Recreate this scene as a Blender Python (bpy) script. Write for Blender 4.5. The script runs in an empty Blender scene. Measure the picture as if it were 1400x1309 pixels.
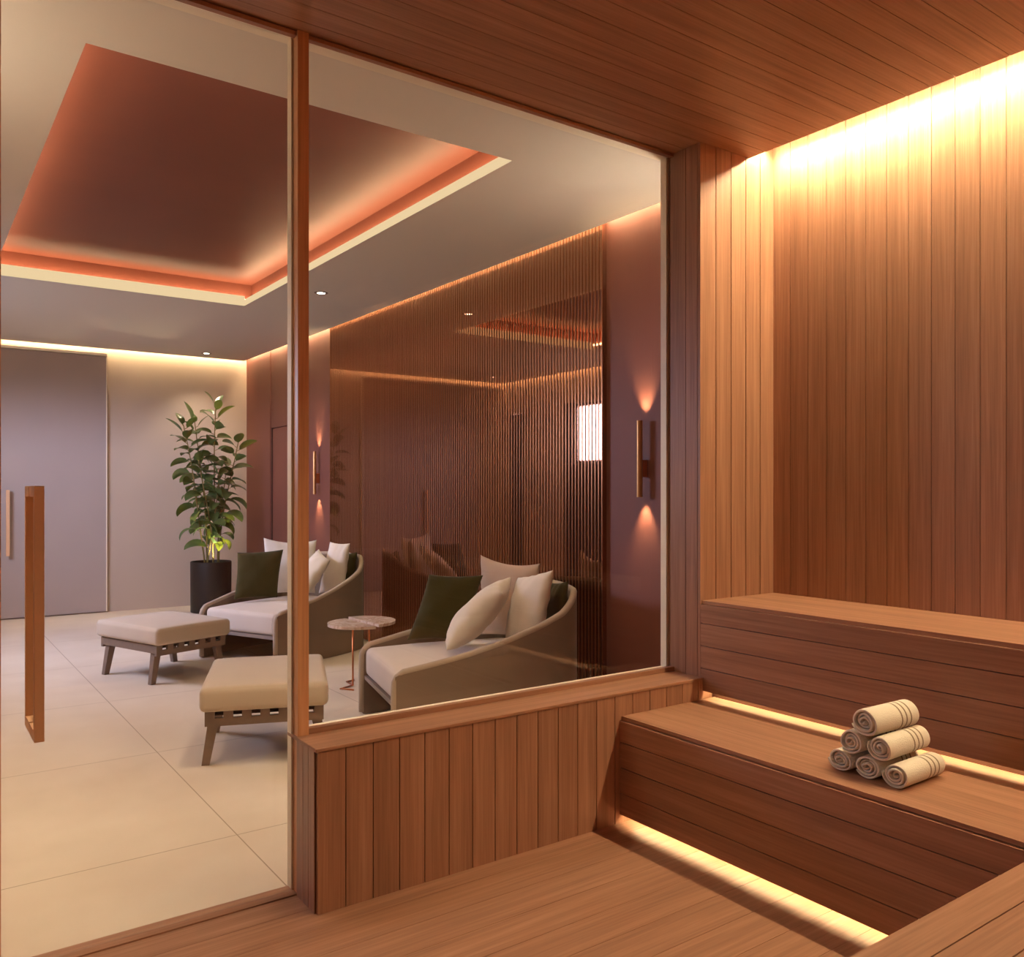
import bpy, bmesh, math, random
from mathutils import Vector, Matrix
random.seed(7)
SC = bpy.context.scene
COL = SC.collection
R = math.radians

# ------------------------------------------------------------------ helpers
def lin(h):
    h = h.lstrip('#')
    out = []
    for i in (0, 2, 4):
        c = int(h[i:i+2], 16) / 255
        out.append(c / 12.92 if c <= .04045 else ((c + .055) / 1.055) ** 2.4)
    return (*out, 1)

def obj(name, bm, m=None, parent=None, smooth=False, angle=None, loc=None):
    me = bpy.data.meshes.new(name)
    bmesh.ops.recalc_face_normals(bm, faces=bm.faces)
    if smooth:
        for f in bm.faces: f.smooth = True
    if angle:
        for f in bm.faces: f.smooth = True
        for e in bm.edges:
            if len(e.link_faces) == 2 and e.calc_face_angle(0) > R(angle): e.smooth = False
    bm.to_mesh(me); bm.free()
    o = bpy.data.objects.new(name, me); COL.objects.link(o)
    if m: me.materials.append(m)
    if parent: o.parent = parent
    if loc: o.location = loc
    return o

def thing(name, label, cat, loc=(0, 0, 0), rotz=0, group=None):
    o = bpy.data.objects.new(name, None); COL.objects.link(o)
    o.location = loc; o.rotation_euler = (0, 0, rotz)
    o.empty_display_size = .1
    return tag(o, label, cat, group)

def tag(o, label, cat, group=None):
    o['label'] = label; o['category'] = cat
    if group: o['group'] = group
    return o

def struct(o, label=None):
    o['kind'] = 'structure'
    if label: o['label'] = label
    return o

def box(bm, x0, x1, y0, y1, z0, z1, bev=0):
    r = bmesh.ops.create_cube(bm, size=1)
    for v in r['verts']:
        v.co = Vector(((x0+x1)/2 + v.co.x*(x1-x0), (y0+y1)/2 + v.co.y*(y1-y0), (z0+z1)/2 + v.co.z*(z1-z0)))
    if bev:
        es = list({e for v in r['verts'] for e in v.link_edges})
        bmesh.ops.bevel(bm, geom=es, offset=bev, segments=2, affect='EDGES', profile=.6)

def B(*a, bev=0):
    bm = bmesh.new(); box(bm, *a, bev=bev); return bm

def hexa(bm, bot, top):
    vs = [bm.verts.new(p) for p in bot] + [bm.verts.new(p) for p in top]
    n = len(bot)
    bm.faces.new(vs[:n]); bm.faces.new(vs[n:])
    for i in range(n):
        j = (i+1) % n
        bm.faces.new((vs[i], vs[j], vs[n+j], vs[n+i]))

def planks(axis, a0, a1, first, pitch, gap, make):
    """make(lo, hi) for every plank between a0 and a1 with seams at first + k*pitch"""
    k = math.ceil((a0 - first) / pitch - 1e-6)
    edges = [a0]
    s = first + k * pitch
    while s < a1 - 1e-4:
        if s > a0 + 1e-4: edges.append(s)
        s += pitch
    edges.append(a1)
    for i in range(len(edges)-1):
        lo = edges[i] + (gap/2 if i else 0); hi = edges[i+1] - (gap/2 if i < len(edges)-2 else 0)
        if hi - lo > .004: make(lo, hi)

def tube(bm, pts, r, n=10, cap=True):
    pts = [Vector(p) for p in pts]
    rings = []
    t0 = (pts[1]-pts[0]).normalized()
    ref = Vector((0, 0, 1)) if abs(t0.z) < .9 else Vector((1, 0, 0))
    nrm = (ref - t0*ref.dot(t0)).normalized()
    for i, p in enumerate(pts):
        if i == 0: t = t0
        elif i == len(pts)-1: t = (pts[i]-pts[i-1]).normalized()
        else: t = ((pts[i]-pts[i-1]).normalized() + (pts[i+1]-pts[i]).normalized()).normalized()
        nrm = (nrm - t*nrm.dot(t)).normalized(); bn = t.cross(nrm)
        rr = r[i] if isinstance(r, (list, tuple)) else r
        rings.append([bm.verts.new(p + nrm*math.cos(a)*rr + bn*math.sin(a)*rr) for a in [2*math.pi*k/n for k in range(n)]])
    for a, b in zip(rings, rings[1:]):
        for k in range(n): bm.faces.new((a[k], a[(k+1) % n], b[(k+1) % n], b[k]))
    if cap: bm.faces.new(rings[0][::-1]); bm.faces.new(rings[-1])

def cyl(bm, c, r, z0, z1, n=32, r1=None):
    r1 = r if r1 is None else r1
    a = [bm.verts.new((c[0]+r*math.cos(t), c[1]+r*math.sin(t), z0)) for t in [2*math.pi*k/n for k in range(n)]]
    b = [bm.verts.new((c[0]+r1*math.cos(t), c[1]+r1*math.sin(t), z1)) for t in [2*math.pi*k/n for k in range(n)]]
    for k in range(n): bm.faces.new((a[k], a[(k+1) % n], b[(k+1) % n], b[k]))
    bm.faces.new(a[::-1]); bm.faces.new(b)

def lathe(bm, prof, n=40):
    rings = []
    for r, z in prof:
        rings.append([bm.verts.new((r*math.cos(2*math.pi*k/n), r*math.sin(2*math.pi*k/n), z)) for k in range(n)])
    for a, b in zip(rings, rings[1:]):
        for k in range(n): bm.faces.new((a[k], a[(k+1) % n], b[(k+1) % n], b[k]))
    bm.faces.new(rings[0][::-1]); bm.faces.new(rings[-1])

def rounded(bm, sx, sy, sz, r, crown=0, seg=4, mid=8, cz=0, f=None):
    """soft block: half sizes, corner radius, crowned top"""
    def axis(h, m):
        a = [-h + r*(1-math.cos(math.pi/2*i/seg)) for i in range(seg)]
        b = [-(h-r) + 2*(h-r)*i/m for i in range(m+1)]
        return a + b + [-x for x in a[::-1]]
    X, Y, Z = axis(sx, mid), axis(sy, mid), axis(sz, 2)
    cache = {}
    def V(x, y, z):
        k = (round(x, 5), round(y, 5), round(z, 5))
        if k in cache: return cache[k]
        q = Vector((max(-(sx-r), min(sx-r, x)), max(-(sy-r), min(sy-r, y)), max(-(sz-r), min(sz-r, z))))
        d = Vector((x, y, z)) - q
        p = q + d.normalized()*r if d.length > 1e-7 else Vector((x, y, z))
        w = (1-(x/sx)**2)*(1-(y/sy)**2)
        if z > 0: p.z += crown*w**.6*(z/sz)
        p.z += cz
        if f: p = f(p)
        cache[k] = bm.verts.new(p); return cache[k]
    def grid(A, Bx, fn):
        for i in range(len(A)-1):
            for j in range(len(Bx)-1):
                vs = [fn(A[i], Bx[j]), fn(A[i+1], Bx[j]), fn(A[i+1], Bx[j+1]), fn(A[i], Bx[j+1])]
                if len(set(vs)) == 4:
                    try: bm.faces.new(vs)
                    except ValueError: pass
    for s in (-1, 1):
        grid(X, Y, lambda a, b: V(a, b, s*sz)); grid(X, Z, lambda a, b: V(a, s*sy, b)); grid(Y, Z, lambda a, b: V(s*sx, a, b))

# ------------------------------------------------------------------ materials
def newmat(name):
    m = bpy.data.materials.new(name); m.use_nodes = True
    nt = m.node_tree
    return m, nt, nt.nodes['Principled BSDF'], nt.nodes, nt.links

def plain(name, col, rough=.6, metal=0, noise=0, nscale=30, bump=0, sheen=0, coat=0, spec=.5):
    m, nt, p, N, L = newmat(name)
    p.inputs['Roughness'].default_value = rough; p.inputs['Metallic'].default_value = metal
    p.inputs['Specular IOR Level'].default_value = spec
    if sheen: p.inputs['Sheen Weight'].default_value = sheen
    if coat: p.inputs['Coat Weight'].default_value = coat
    c = lin(col) if isinstance(col, str) else (*col, 1)
    tc = N.new('ShaderNodeTexCoord'); nz = N.new('ShaderNodeTexNoise')
    nz.inputs['Scale'].default_value = nscale; nz.inputs['Detail'].default_value = 5
    L.new(tc.outputs['Object'], nz.inputs['Vector'])
    mx = N.new('ShaderNodeMix'); mx.data_type = 'RGBA'
    k = 1-noise
    mx.inputs['A'].default_value = (c[0]*k, c[1]*k, c[2]*k, 1); mx.inputs['B'].default_value = (min(1, c[0]*(1+noise)), min(1, c[1]*(1+noise)), min(1, c[2]*(1+noise)), 1)
    L.new(nz.outputs['Fac'], mx.inputs['Factor']); L.new(mx.outputs['Result'], p.inputs['Base Color'])
    if bump:
        b = N.new('ShaderNodeBump'); b.inputs['Strength'].default_value = bump; b.inputs['Distance'].default_value = .004
        L.new(nz.outputs['Fac'], b.inputs['Height']); L.new(b.outputs['Normal'], p.inputs['Normal'])
    return m

def fabric(name, col, scale=420, bump=.25, rough=.9, sheen=.25, var=.12):
    m, nt, p, N, L = newmat(name)
    p.inputs['Roughness'].default_value = rough; p.inputs['Specular IOR Level'].default_value = .2
    p.inputs['Sheen Weight'].default_value = sheen
    c = lin(col)
    tc = N.new('ShaderNodeTexCoord')
    n1 = N.new('ShaderNodeTexNoise'); n1.inputs['Scale'].default_value = scale; n1.inputs['Detail'].default_value = 2
    n2 = N.new('ShaderNodeTexNoise'); n2.inputs['Scale'].default_value = 9; n2.inputs['Detail'].default_value = 4
    L.new(tc.outputs['Object'], n1.inputs['Vector']); L.new(tc.outputs['Object'], n2.inputs['Vector'])
    ad = N.new('ShaderNodeMath'); ad.operation = 'ADD'
    L.new(n1.outputs['Fac'], ad.inputs[0]); L.new(n2.outputs['Fac'], ad.inputs[1])
    h = N.new('ShaderNodeMath'); h.operation = 'MULTIPLY'; h.inputs[1].default_value = .5; L.new(ad.outputs[0], h.inputs[0])
    mx = N.new('ShaderNodeMix'); mx.data_type = 'RGBA'
    mx.inputs['A'].default_value = (c[0]*(1-var), c[1]*(1-var), c[2]*(1-var), 1)
    mx.inputs['B'].default_value = (min(1, c[0]*(1+var)), min(1, c[1]*(1+var)), min(1, c[2]*(1+var)), 1)
    L.new(h.outputs[0], mx.inputs['Factor']); L.new(mx.outputs['Result'], p.inputs['Base Color'])
    b = N.new('ShaderNodeBump'); b.inputs['Strength'].default_value = bump; b.inputs['Distance'].default_value = .002
    L.new(n1.outputs['Fac'], b.inputs['Height']); L.new(b.outputs['Normal'], p.inputs['Normal'])
    return m

def wood(name, along, across, first, pitch, dark='#6b3a22', mid='#a4683f', light='#c08a5c', rough=.45, vary=.22, seed=0, third=None):
    """planked timber; grain runs along axis `along`, every plank across axis `across` has its own tone"""
    m, nt, p, N, L = newmat(name)
    tc = N.new('ShaderNodeTexCoord'); sp = N.new('ShaderNodeSeparateXYZ')
    L.new(tc.outputs['Object'], sp.inputs[0])
    sub = N.new('ShaderNodeMath'); sub.operation = 'SUBTRACT'; sub.inputs[1].default_value = first
    L.new(sp.outputs['XYZ'.index(across)], sub.inputs[0])
    dv = N.new('ShaderNodeMath'); dv.operation = 'DIVIDE'; dv.inputs[1].default_value = pitch; L.new(sub.outputs[0], dv.inputs[0])
    fl = N.new('ShaderNodeMath'); fl.operation = 'FLOOR'; L.new(dv.outputs[0], fl.inputs[0])
    wn = N.new('ShaderNodeTexWhiteNoise'); wn.noise_dimensions = '2D'
    cx = N.new('ShaderNodeCombineXYZ'); cx.inputs[1].default_value = seed + .37
    L.new(fl.outputs[0], cx.inputs[0]); L.new(cx.outputs[0], wn.inputs['Vector'])
    # stretch coordinates: long along the grain, offset per plank
    mp = N.new('ShaderNodeMapping')
    sc = [26., 26., 26.]; sc['XYZ'.index(along)] = .9
    mp.inputs['Scale'].default_value = sc
    off = N.new('ShaderNodeVectorMath'); off.operation = 'SCALE'; off.inputs['Scale'].default_value = 17.3
    L.new(wn.outputs['Color'], off.inputs[0])
    av = N.new('ShaderNodeVectorMath'); av.operation = 'ADD'
    L.new(tc.outputs['Object'], av.inputs[0]); L.new(off.outputs[0], av.inputs[1]); L.new(av.outputs[0], mp.inputs['Vector'])
    g = N.new('ShaderNodeTexNoise'); g.inputs['Scale'].default_value = 1; g.inputs['Detail'].default_value = 6; g.inputs['Roughness'].default_value = .62; g.inputs['Distortion'].default_value = .35
    L.new(mp.outputs[0], g.inputs['Vector'])
    mp2 = N.new('ShaderNodeMapping'); sc2 = [140., 140., 140.]; sc2['XYZ'.index(along)] = 3.5
    mp2.inputs['Scale'].default_value = sc2; L.new(av.outputs[0], mp2.inputs['Vector'])
    g2 = N.new('ShaderNodeTexNoise'); g2.inputs['Scale'].default_value = 1; g2.inputs['Detail'].default_value = 3
    L.new(mp2.outputs[0], g2.inputs['Vector'])
    mixg = N.new('ShaderNodeMix'); mixg.data_type = 'FLOAT'; mixg.inputs['Factor'].default_value = .4
    L.new(g.outputs['Fac'], mixg.inputs['A']); L.new(g2.outputs['Fac'], mixg.inputs['B'])
    cr = N.new('ShaderNodeValToRGB')
    e = cr.color_ramp.elements
    e[0].position = .28; e[0].color = lin(dark); e[1].position = .74; e[1].color = lin(light)
    k = e.new(.52); k.color = lin(mid)
    L.new(mixg.outputs['Result'], cr.inputs['Fac'])
    hsv = N.new('ShaderNodeHueSaturation')
    vm = N.new('ShaderNodeMapRange'); vm.inputs['To Min'].default_value = 1-vary; vm.inputs['To Max'].default_value = 1+vary
    L.new(wn.outputs['Value'], vm.inputs['Value']); L.new(vm.outputs[0], hsv.inputs['Value'])
    L.new(cr.outputs['Color'], hsv.inputs['Color']); L.new(hsv.outputs['Color'], p.inputs['Base Color'])
    p.inputs['Roughness'].default_value = rough; p.inputs['Specular IOR Level'].default_value = .4
    b = N.new('ShaderNodeBump'); b.inputs['Strength'].default_value = .12; b.inputs['Distance'].default_value = .002
    L.new(mixg.outputs['Result'], b.inputs['Height']); L.new(b.outputs['Normal'], p.inputs['Normal'])
    return m

def emit(name, col, s):
    m, nt, p, N, L = newmat(name)
    e = N.new('ShaderNodeEmission'); e.inputs['Color'].default_value = (*col, 1); e.inputs['Strength'].default_value = s
    L.new(e.outputs[0], N['Material Output'].inputs['Surface'])
    return m

def glassmat(name, tint=(1, 1, 1), k=1.0):
    m, nt, p, N, L = newmat(name)
    tr = N.new('ShaderNodeBsdfTransparent'); tr.inputs['Color'].default_value = (*tint, 1)
    gl = N.new('ShaderNodeBsdfGlossy'); gl.inputs['Roughness'].default_value = 0
    fr = N.new('ShaderNodeFresnel'); fr.inputs['IOR'].default_value = 1.45
    ge = N.new('ShaderNodeNewGeometry'); io = N.new('ShaderNodeMix'); io.data_type = 'FLOAT'   # same reflectance on both faces of the thin pane
    io.inputs['A'].default_value = 1.45; io.inputs['B'].default_value = 1/1.45
    L.new(ge.outputs['Backfacing'], io.inputs['Factor']); L.new(io.outputs['Result'], fr.inputs['IOR'])
    ml = N.new('ShaderNodeMath'); ml.operation = 'MULTIPLY'; ml.inputs[1].default_value = k
    mx = N.new('ShaderNodeMixShader')
    L.new(fr.outputs[0], ml.inputs[0]); L.new(ml.outputs[0], mx.inputs[0]); L.new(tr.outputs[0], mx.inputs[1]); L.new(gl.outputs[0], mx.inputs[2])
    L.new(mx.outputs[0], N['Material Output'].inputs['Surface'])
    return m

WOODC = dict(dark='#8a6450', mid='#a97d63', light='#bd937a')
PY = 2.386            # front plane of the partition's wooden faces
w_back = wood('wood_back_wall', 'Z', 'Y', PY, .0885, rough=.42, seed=1, vary=.10, **WOODC)
w_side = wood('wood_side_wall', 'Z', 'X', 2.645, .0945, rough=.42, seed=2, vary=.05, **WOODC)
w_pillar = wood('wood_pillar', 'Z', 'Y', PY, .09, rough=.45, seed=3, **WOODC)
w_low = wood('wood_low_wall', 'Z', 'X', .99, .0905, rough=.42, seed=4, vary=.09, **WOODC)
w_lowend = wood('wood_low_wall_end', 'Z', 'Y', 2.374, .1, rough=.3, seed=5, **WOODC)
w_ceil = wood('wood_ceiling', 'X', 'Y', PY, .0885, rough=.35, seed=6, vary=.05, **WOODC)
w_floor = wood('wood_floor', 'X', 'Y', 2.16, .13, rough=.45, seed=7, vary=.03, **WOODC)
w_top = wood('wood_bench_top', 'Y', 'X', 2.189, 2.0, rough=.45, seed=8, vary=.03, **WOODC)
w_face = wood('wood_bench_face', 'Y', 'Z', .401, .0955, rough=.38, seed=9, vary=.06, **WOODC)
w_face2 = wood('wood_upper_bench_face', 'Y', 'Z', .801, .0915, rough=.38, seed=10, vary=.06, **WOODC)
w_near = wood('wood_near_bench', 'X', 'Y', .907, .0865, rough=.45, seed=11, vary=.06, **WOODC)
w_trim = wood('wood_trim', 'X', 'Y', 0, 5, rough=.4, seed=12, vary=.02, **WOODC)
w_post = wood('wood_post', 'Z', 'X', 0, 5, rough=.4, seed=13, vary=.02, dark='#bd8560', mid='#dca478', light='#e6b48c')

cream = plain('cream_bead', '#fff3df', .5, noise=.03)
copper = plain('brushed_copper', '#f0c296', .45, metal=.1, noise=.05, nscale=80)
copper_thin = plain('copper_wire', '#d08050', .28, metal=.9, noise=.03)
brass = plain('brushed_brass', '#b98a5a', .35, metal=.8, noise=.05)
ceilpaint = plain('ceiling_paint', '#e9e2d8', .85, noise=.03, nscale=3)
wallpaint = plain('lounge_wall_paint', '#c9b8a8', .8, noise=.05, nscale=2.2)
panelpaint = plain('sliding_panel_lacquer', '#b5a8a2', .6, noise=.05, nscale=2.2)
burg = plain('burgundy_plaster', '#6e3d32', .6, noise=.16, nscale=2.6, bump=.05)
burg_ceil = plain('burgundy_ceiling', '#713f33', .5, spec=.2, noise=.14, nscale=1.8)
ceil_core = plain('dark_core', '#5a3a2a', .8)
stem_m = plain('plant_stem', '#7a6a35', .6, noise=.2)
pot_m = plain('black_pot', '#0b0a0c', .45, noise=.15, nscale=12)
soil_m = plain('soil', '#2a1d14', .95, noise=.4, nscale=60, bump=.6)
otto_wood = plain('grey_brown_wood', '#7d6a5c', .6, noise=.2, nscale=40)
dark_under = plain('notch_shade_dark', '#2c2420', .9, noise=.2)
shell_f = fabric('taupe_shell_fabric', '#857363', 600)
rim_f = fabric('taupe_rim_fabric', '#b3a290', 600)
seat_f = fabric('cream_seat_fabric', '#d9cbbc', 500)
otto_f = fabric('sand_ottoman_fabric', '#c6b6a2', 500)
green_f = fabric('olive_velvet', '#3a3714', 300, bump=.15, sheen=.15, rough=.85)
white_f = fabric('ivory_linen', '#e3d9cb', 600)
beige_f = fabric('beige_linen', '#c0a894', 600)
rail_m = plain('grey_rail', '#8d8078', .5, noise=.05)
glass = glassmat('clear_glass', (.975, .98, .975))
WARM = (1, .76, .47)
led_hot = emit('led_sauna_cove', (1, .75, .43), 215)
led_bench = emit('led_bench', (1, .77, .42), 46)
led_lounge = emit('led_lounge_cove', (1, .74, .42), 90)
led_coffer = emit('led_coffer', (1, .74, .42), 44)
glow_lip = emit('coffer_lip_glow', (1, .74, .42), .95)  # cream glow put into the upstand faces themselves
led_spot = emit('downlight_lens', (1, .85, .65), 14)

def marble(name):
    m, nt, p, N, L = newmat(name)
    tc = N.new('ShaderNodeTexCoord'); nz = N.new('ShaderNodeTexNoise')
    nz.inputs['Scale'].default_value = 7; nz.inputs['Detail'].default_value = 7; nz.inputs['Distortion'].default_value = 1.6
    L.new(tc.outputs['Object'], nz.inputs['Vector'])
    cr = N.new('ShaderNodeValToRGB'); e = cr.color_ramp.elements
    e[0].position = .35; e[0].color = lin('#c9ae9b'); e[1].position = .62; e[1].color = lin('#d8c3b2')
    k = e.new(.48); k.color = lin('#e6d6c6'); k = e.new(.52); k.color = lin('#c4a793')
    L.new(nz.outputs['Fac'], cr.inputs['Fac']); L.new(cr.outputs['Color'], p.inputs['Base Color'])
    p.inputs['Roughness'].default_value = .25
    return m
marble_m = marble('blush_marble')

def tiles():
    m, nt, p, N, L = newmat('limestone_tiles')
    tc = N.new('ShaderNodeTexCoord')
    n1 = N.new('ShaderNodeTexNoise'); n1.inputs['Scale'].default_value = 1.6; n1.inputs['Detail'].default_value = 7; n1.inputs['Roughness'].default_value = .6
    L.new(tc.outputs['Object'], n1.inputs['Vector'])
    cr = N.new('ShaderNodeValToRGB'); e = cr.color_ramp.elements
    e[0].position = .3; e[0].color = lin('#d8c8b4'); e[1].position = .7; e[1].color = lin('#e6d9c7')
    L.new(n1.outputs['Fac'], cr.inputs['Fac'])
    br = N.new('ShaderNodeTexBrick'); br.offset = 0; br.inputs['Scale'].default_value = 1
    br.inputs['Brick Width'].default_value = 1.2; br.inputs['Row Height'].default_value = 1.2; br.inputs['Mortar Size'].default_value = .0022
    br.inputs['Mortar Smooth'].default_value = 0
    mp = N.new('ShaderNodeMapping'); mp.inputs['Location'].default_value = (-.985+1.2, -3.1, 0)
    L.new(tc.outputs['Object'], mp.inputs['Vector']); L.new(mp.outputs[0], br.inputs['Vector'])
    mx = N.new('ShaderNodeMix'); mx.data_type = 'RGBA'; mx.inputs['B'].default_value = lin('#a8957f')
    L.new(cr.outputs['Color'], mx.inputs['A']); L.new(br.outputs['Fac'], mx.inputs['Factor'])
    L.new(mx.outputs['Result'], p.inputs['Base Color'])
    p.inputs['Roughness'].default_value = .5; p.inputs['Specular IOR Level'].default_value = .35
    return m
tile_m = tiles()

def bronze():
    m, nt, p, N, L = newmat('bronze_mirror')
    p.inputs['Metallic'].default_value = 1; p.inputs['Roughness'].default_value = .03
    tc = N.new('ShaderNodeTexCoord'); nz = N.new('ShaderNodeTexNoise'); nz.inputs['Scale'].default_value = 1.2
    L.new(tc.outputs['Object'], nz.inputs['Vector'])
    mx = N.new('ShaderNodeMix'); mx.data_type = 'RGBA'; mx.inputs['A'].default_value = (.47, .25, .165, 1); mx.inputs['B'].default_value = (.50, .27, .18, 1)
    L.new(nz.outputs['Fac'], mx.inputs['Factor']); L.new(mx.outputs['Result'], p.inputs['Base Color'])
    return m
mirror_m = bronze()
rib_m = plain('bronze_rib', '#a06a48', .3, metal=.8, noise=.05)

# ------------------------------------------------------------------ camera
cam = bpy.data.cameras.new('camera'); co = bpy.data.objects.new('camera', cam); COL.objects.link(co)
co.location = (0, 0, 1.25); co.rotation_euler = (R(90), 0, R(54.505-90))
cam.sensor_width = 36; cam.lens = 1166*36/1400; cam.shift_y = 16.5/1400; cam.clip_start = .02
SC.camera = co

# ------------------------------------------------------------------ sauna shell
SX0, SY0 = -1.3, -.95         # hidden west and south walls
CZ = 2.673
bm = bmesh.new()
planks('Y', SY0, 2.53, 2.164, .13, .0014, lambda a, b: box(bm, SX0, 3.113, a, b, -.02, 0))
box(bm, SX0, 3.113, SY0, 2.53, -.06, -.015)
struct(obj('floor', bm, w_floor))
bm = bmesh.new()
planks('Y', SY0, 2.53, PY, .0885, .002, lambda a, b: box(bm, SX0, 2.947, a, b, CZ, CZ+.012))
box(bm, SX0, 2.947, SY0, 2.53, CZ+.008, CZ+.03)
struct(obj('ceiling', bm, w_ceil))
bm = B(SX0, 3.2, SY0, 2.62, CZ+.12, CZ+.18); struct(obj('ceiling_slab', bm, ceil_core))
bm = bmesh.new()
planks('Y', SY0, PY, PY, .0885, .0025, lambda a, b: box(bm, 3.113, 3.128, a, b, 0, CZ+.12))
box(bm, 3.119, 3.15, SY0, 2.55, 0, CZ+.12)
struct(obj('wall_back', bm, w_back))
bm = bmesh.new()
planks('X', 2.645, 3.113, 2.645, .0945, .0042, lambda a, b: box(bm, a, b, PY, PY+.014, .0, CZ+.12))
box(bm, 2.652, 3.113, PY+.012, 2.55, 0, CZ+.12)
struct(obj('wall_side', bm, w_side))
bm = bmesh.new()
planks('Y', PY+.0165, 2.60, PY+.08, .09, .003, lambda a, b: box(bm, 2.645, 2.66, a, b, 0, CZ))
struct(obj('wall_pillar', bm, w_pillar))
struct(obj('wall_south', B(SX0-.05, 3.2, SY0-.05, SY0, 0, CZ+.12), wood('wood_south', 'Z', 'X', 0, .09, seed=20, **WOODC)))
struct(obj('wall_west', B(SX0-.05, SX0, SY0, 2.6, 0, CZ+.12), wood('wood_west', 'Z', 'Y', 0, .09, seed=21, **WOODC)))
struct(obj('wall_partition', B(SX0, .16, 2.5, 2.60, 0, CZ+.12), wood('wood_partition', 'Z', 'X', 0, .09, seed=22, **WOODC)))
struct(obj('wall_header', B(.16, 2.66, 2.535, 2.60, CZ+.005, CZ+.12), w_trim))

# low wall under the fixed glass
bm = bmesh.new()
planks('X', .9865, 2.645, .99, .0905, .0034, lambda a, b: box(bm, a, b, 2.374, 2.388, 0, .478))
box(bm, 1.0, 2.645, 2.382, 2.60, 0, .478)
lw = struct(obj('wall_low', bm, w_low))
bm = bmesh.new()
box(bm, .986, .9995, 2.389, 2.432, 0, .478); box(bm, .986, .9995, 2.4345, 2.475, 0, .478); box(bm, .986, .9995, 2.4775, 2.526, 0, .478)
box(bm, .99, .9995, 2.389, 2.526, 0, .478)
struct(obj('trim_1', bm, w_lowend))
struct(obj('trim_2', B(.984, 2.645, 2.37, 2.60, .479, .49, bev=.0025), w_trim))

# post, jamb, threshold, frame
struct(obj('trim_3', B(.99, 1.0255, 2.526, 2.59, 0, CZ), w_post))
struct(obj('trim_4', B(.16, .1995, 2.5, 2.60, 0, CZ), w_post))
struct(obj('trim_5', B(SX0, .99, 2.531, 2.60, -.02, .004), w_trim))

# fixed window: pane, frame and lounge-side bead
gw = struct(obj('window_1', B(1.0256, 2.645, 2.556, 2.566, .492, CZ-.002), glass))
bm = bmesh.new()
box(bm, 1.027, 2.645, 2.53, 2.555, .4905, .508); box(bm, 1.027, 2.645, 2.535, 2.555, CZ-.014, CZ-.001)
obj('window_frame', bm, w_trim, gw)
bm = bmesh.new()
box(bm, 1.027, 2.6449, 2.567, 2.60, .4905, .5005); box(bm, 1.027, 2.6449, 2.567, 2.615, CZ-.007, CZ-.0005)
box(bm, 2.635, 2.6449, 2.567, 2.60, .5005, CZ-.009)
obj('window_bead', bm, cream, gw)

# glass door with pull handles
door = struct(obj('door_1', B(.204, .9895, 2.556, 2.566, .006, CZ-.016), glass))
bm = bmesh.new(); box(bm, .2, .9895, 2.567, 2.615, CZ-.007, CZ-.001); box(bm, .9845, .9895, 2.567, 2.60, .006, CZ-.009)
obj('door_bead', bm, cream, door)
bm = bmesh.new(); box(bm, .2, .989, 2.535, 2.555, CZ-.015, CZ-.001)
obj('door_header', bm, w_trim, door)
bm = bmesh.new()
for (ya, yb, yc) in ((2.452, 2.474, 2.555), (2.66, 2.64, 2.567)):
    lo, hi = min(ya, yb), max(ya, yb)
    box(bm, .268, .291, lo, hi, .612, 1.262, bev=.0015)
    s0, s1 = sorted((yb, yc))
    box(bm, .268, .291, s0, s1, 1.234, 1.262); box(bm, .268, .291, s0, s1, .612, .64)
hd = obj('handle', bm, copper, door); hd['label'] = 'long copper pull handle on the glass door'

# ------------------------------------------------------------------ sauna cove light and benches
tr = struct(obj('trim_6', B(3.004, 3.04, SY0+.02, PY-.01, CZ+.053, CZ+.058), led_hot))
tr = struct(obj('trim_15', B(2.995, 3.04, SY0+.02, PY-.01, CZ+.0582, CZ+.119), ceil_core))

def bench(name, label, x0, x1, y0, y1, zt, zb, mtop, mface, pitch, led_x, led_z):
    t = thing(name, label, 'bench', (0, 0, 0))
    obj('bench_top', B(x0+.010, x1, y0, y1, zt-.013, zt), mtop, t)
    bm = bmesh.new()
    planks('Z', zb, zt-.016, zt, pitch, .003, lambda a, b: box(bm, x0, x0+.02, y0, y1, a, b, bev=.0008))
    box(bm, x0+.012, x0+.03, y0, y1, zb+.004, zt-.018)
    obj('front_panel', bm, mface, t)
    obj('plinth', B(x0+.07, min(x1, x0+.44) if zb < .2 else x1, y0, y1, 0, zb+.02), ceil_core, t)
    l = obj('light_strip', B(x0+.045, x0+.06, y0+.01, y1-.02, led_z, led_z+.005), led_bench, t)
    l['label'] = 'warm glowing light strip under the bench'
    return t
bench('lower_bench', 'lower wooden sauna bench with towel rolls on top and light glowing beneath', 2.189, 2.714, .912, 2.373, .401, .034, w_top, w_face, .0955, 0, .050)
bench('upper_bench', 'upper wooden sauna bench against the tall lit plank wall', 2.645, 3.112, SY0+.001, PY-.001, .801, .435, w_top, w_face2, .0915, 0, .459)
t = thing('near_bench', 'wooden bench corner in the right foreground facing the camera', 'bench')
bm = bmesh.new()
planks('Y', .40, .907, .907, .0865, .003, lambda a, b: box(bm, 1.2, 2.64, a, b, .388, .401))
box(bm, 1.205, 2.64, .405, .902, .376, .39)
obj('bench_top', bm, w_near, t)
bm = bmesh.new(); box(bm, 1.21, 2.63, .88, .90, .034, .377); box(bm, 1.21, 2.63, .41, .43, .034, .377); box(bm, 1.21, 1.23, .431, .879, .034, .377)
obj('side_panel', bm, w_near, t)
obj('plinth', B(1.3, 2.6, .48, .84, 0, .375), ceil_core, t)

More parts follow.
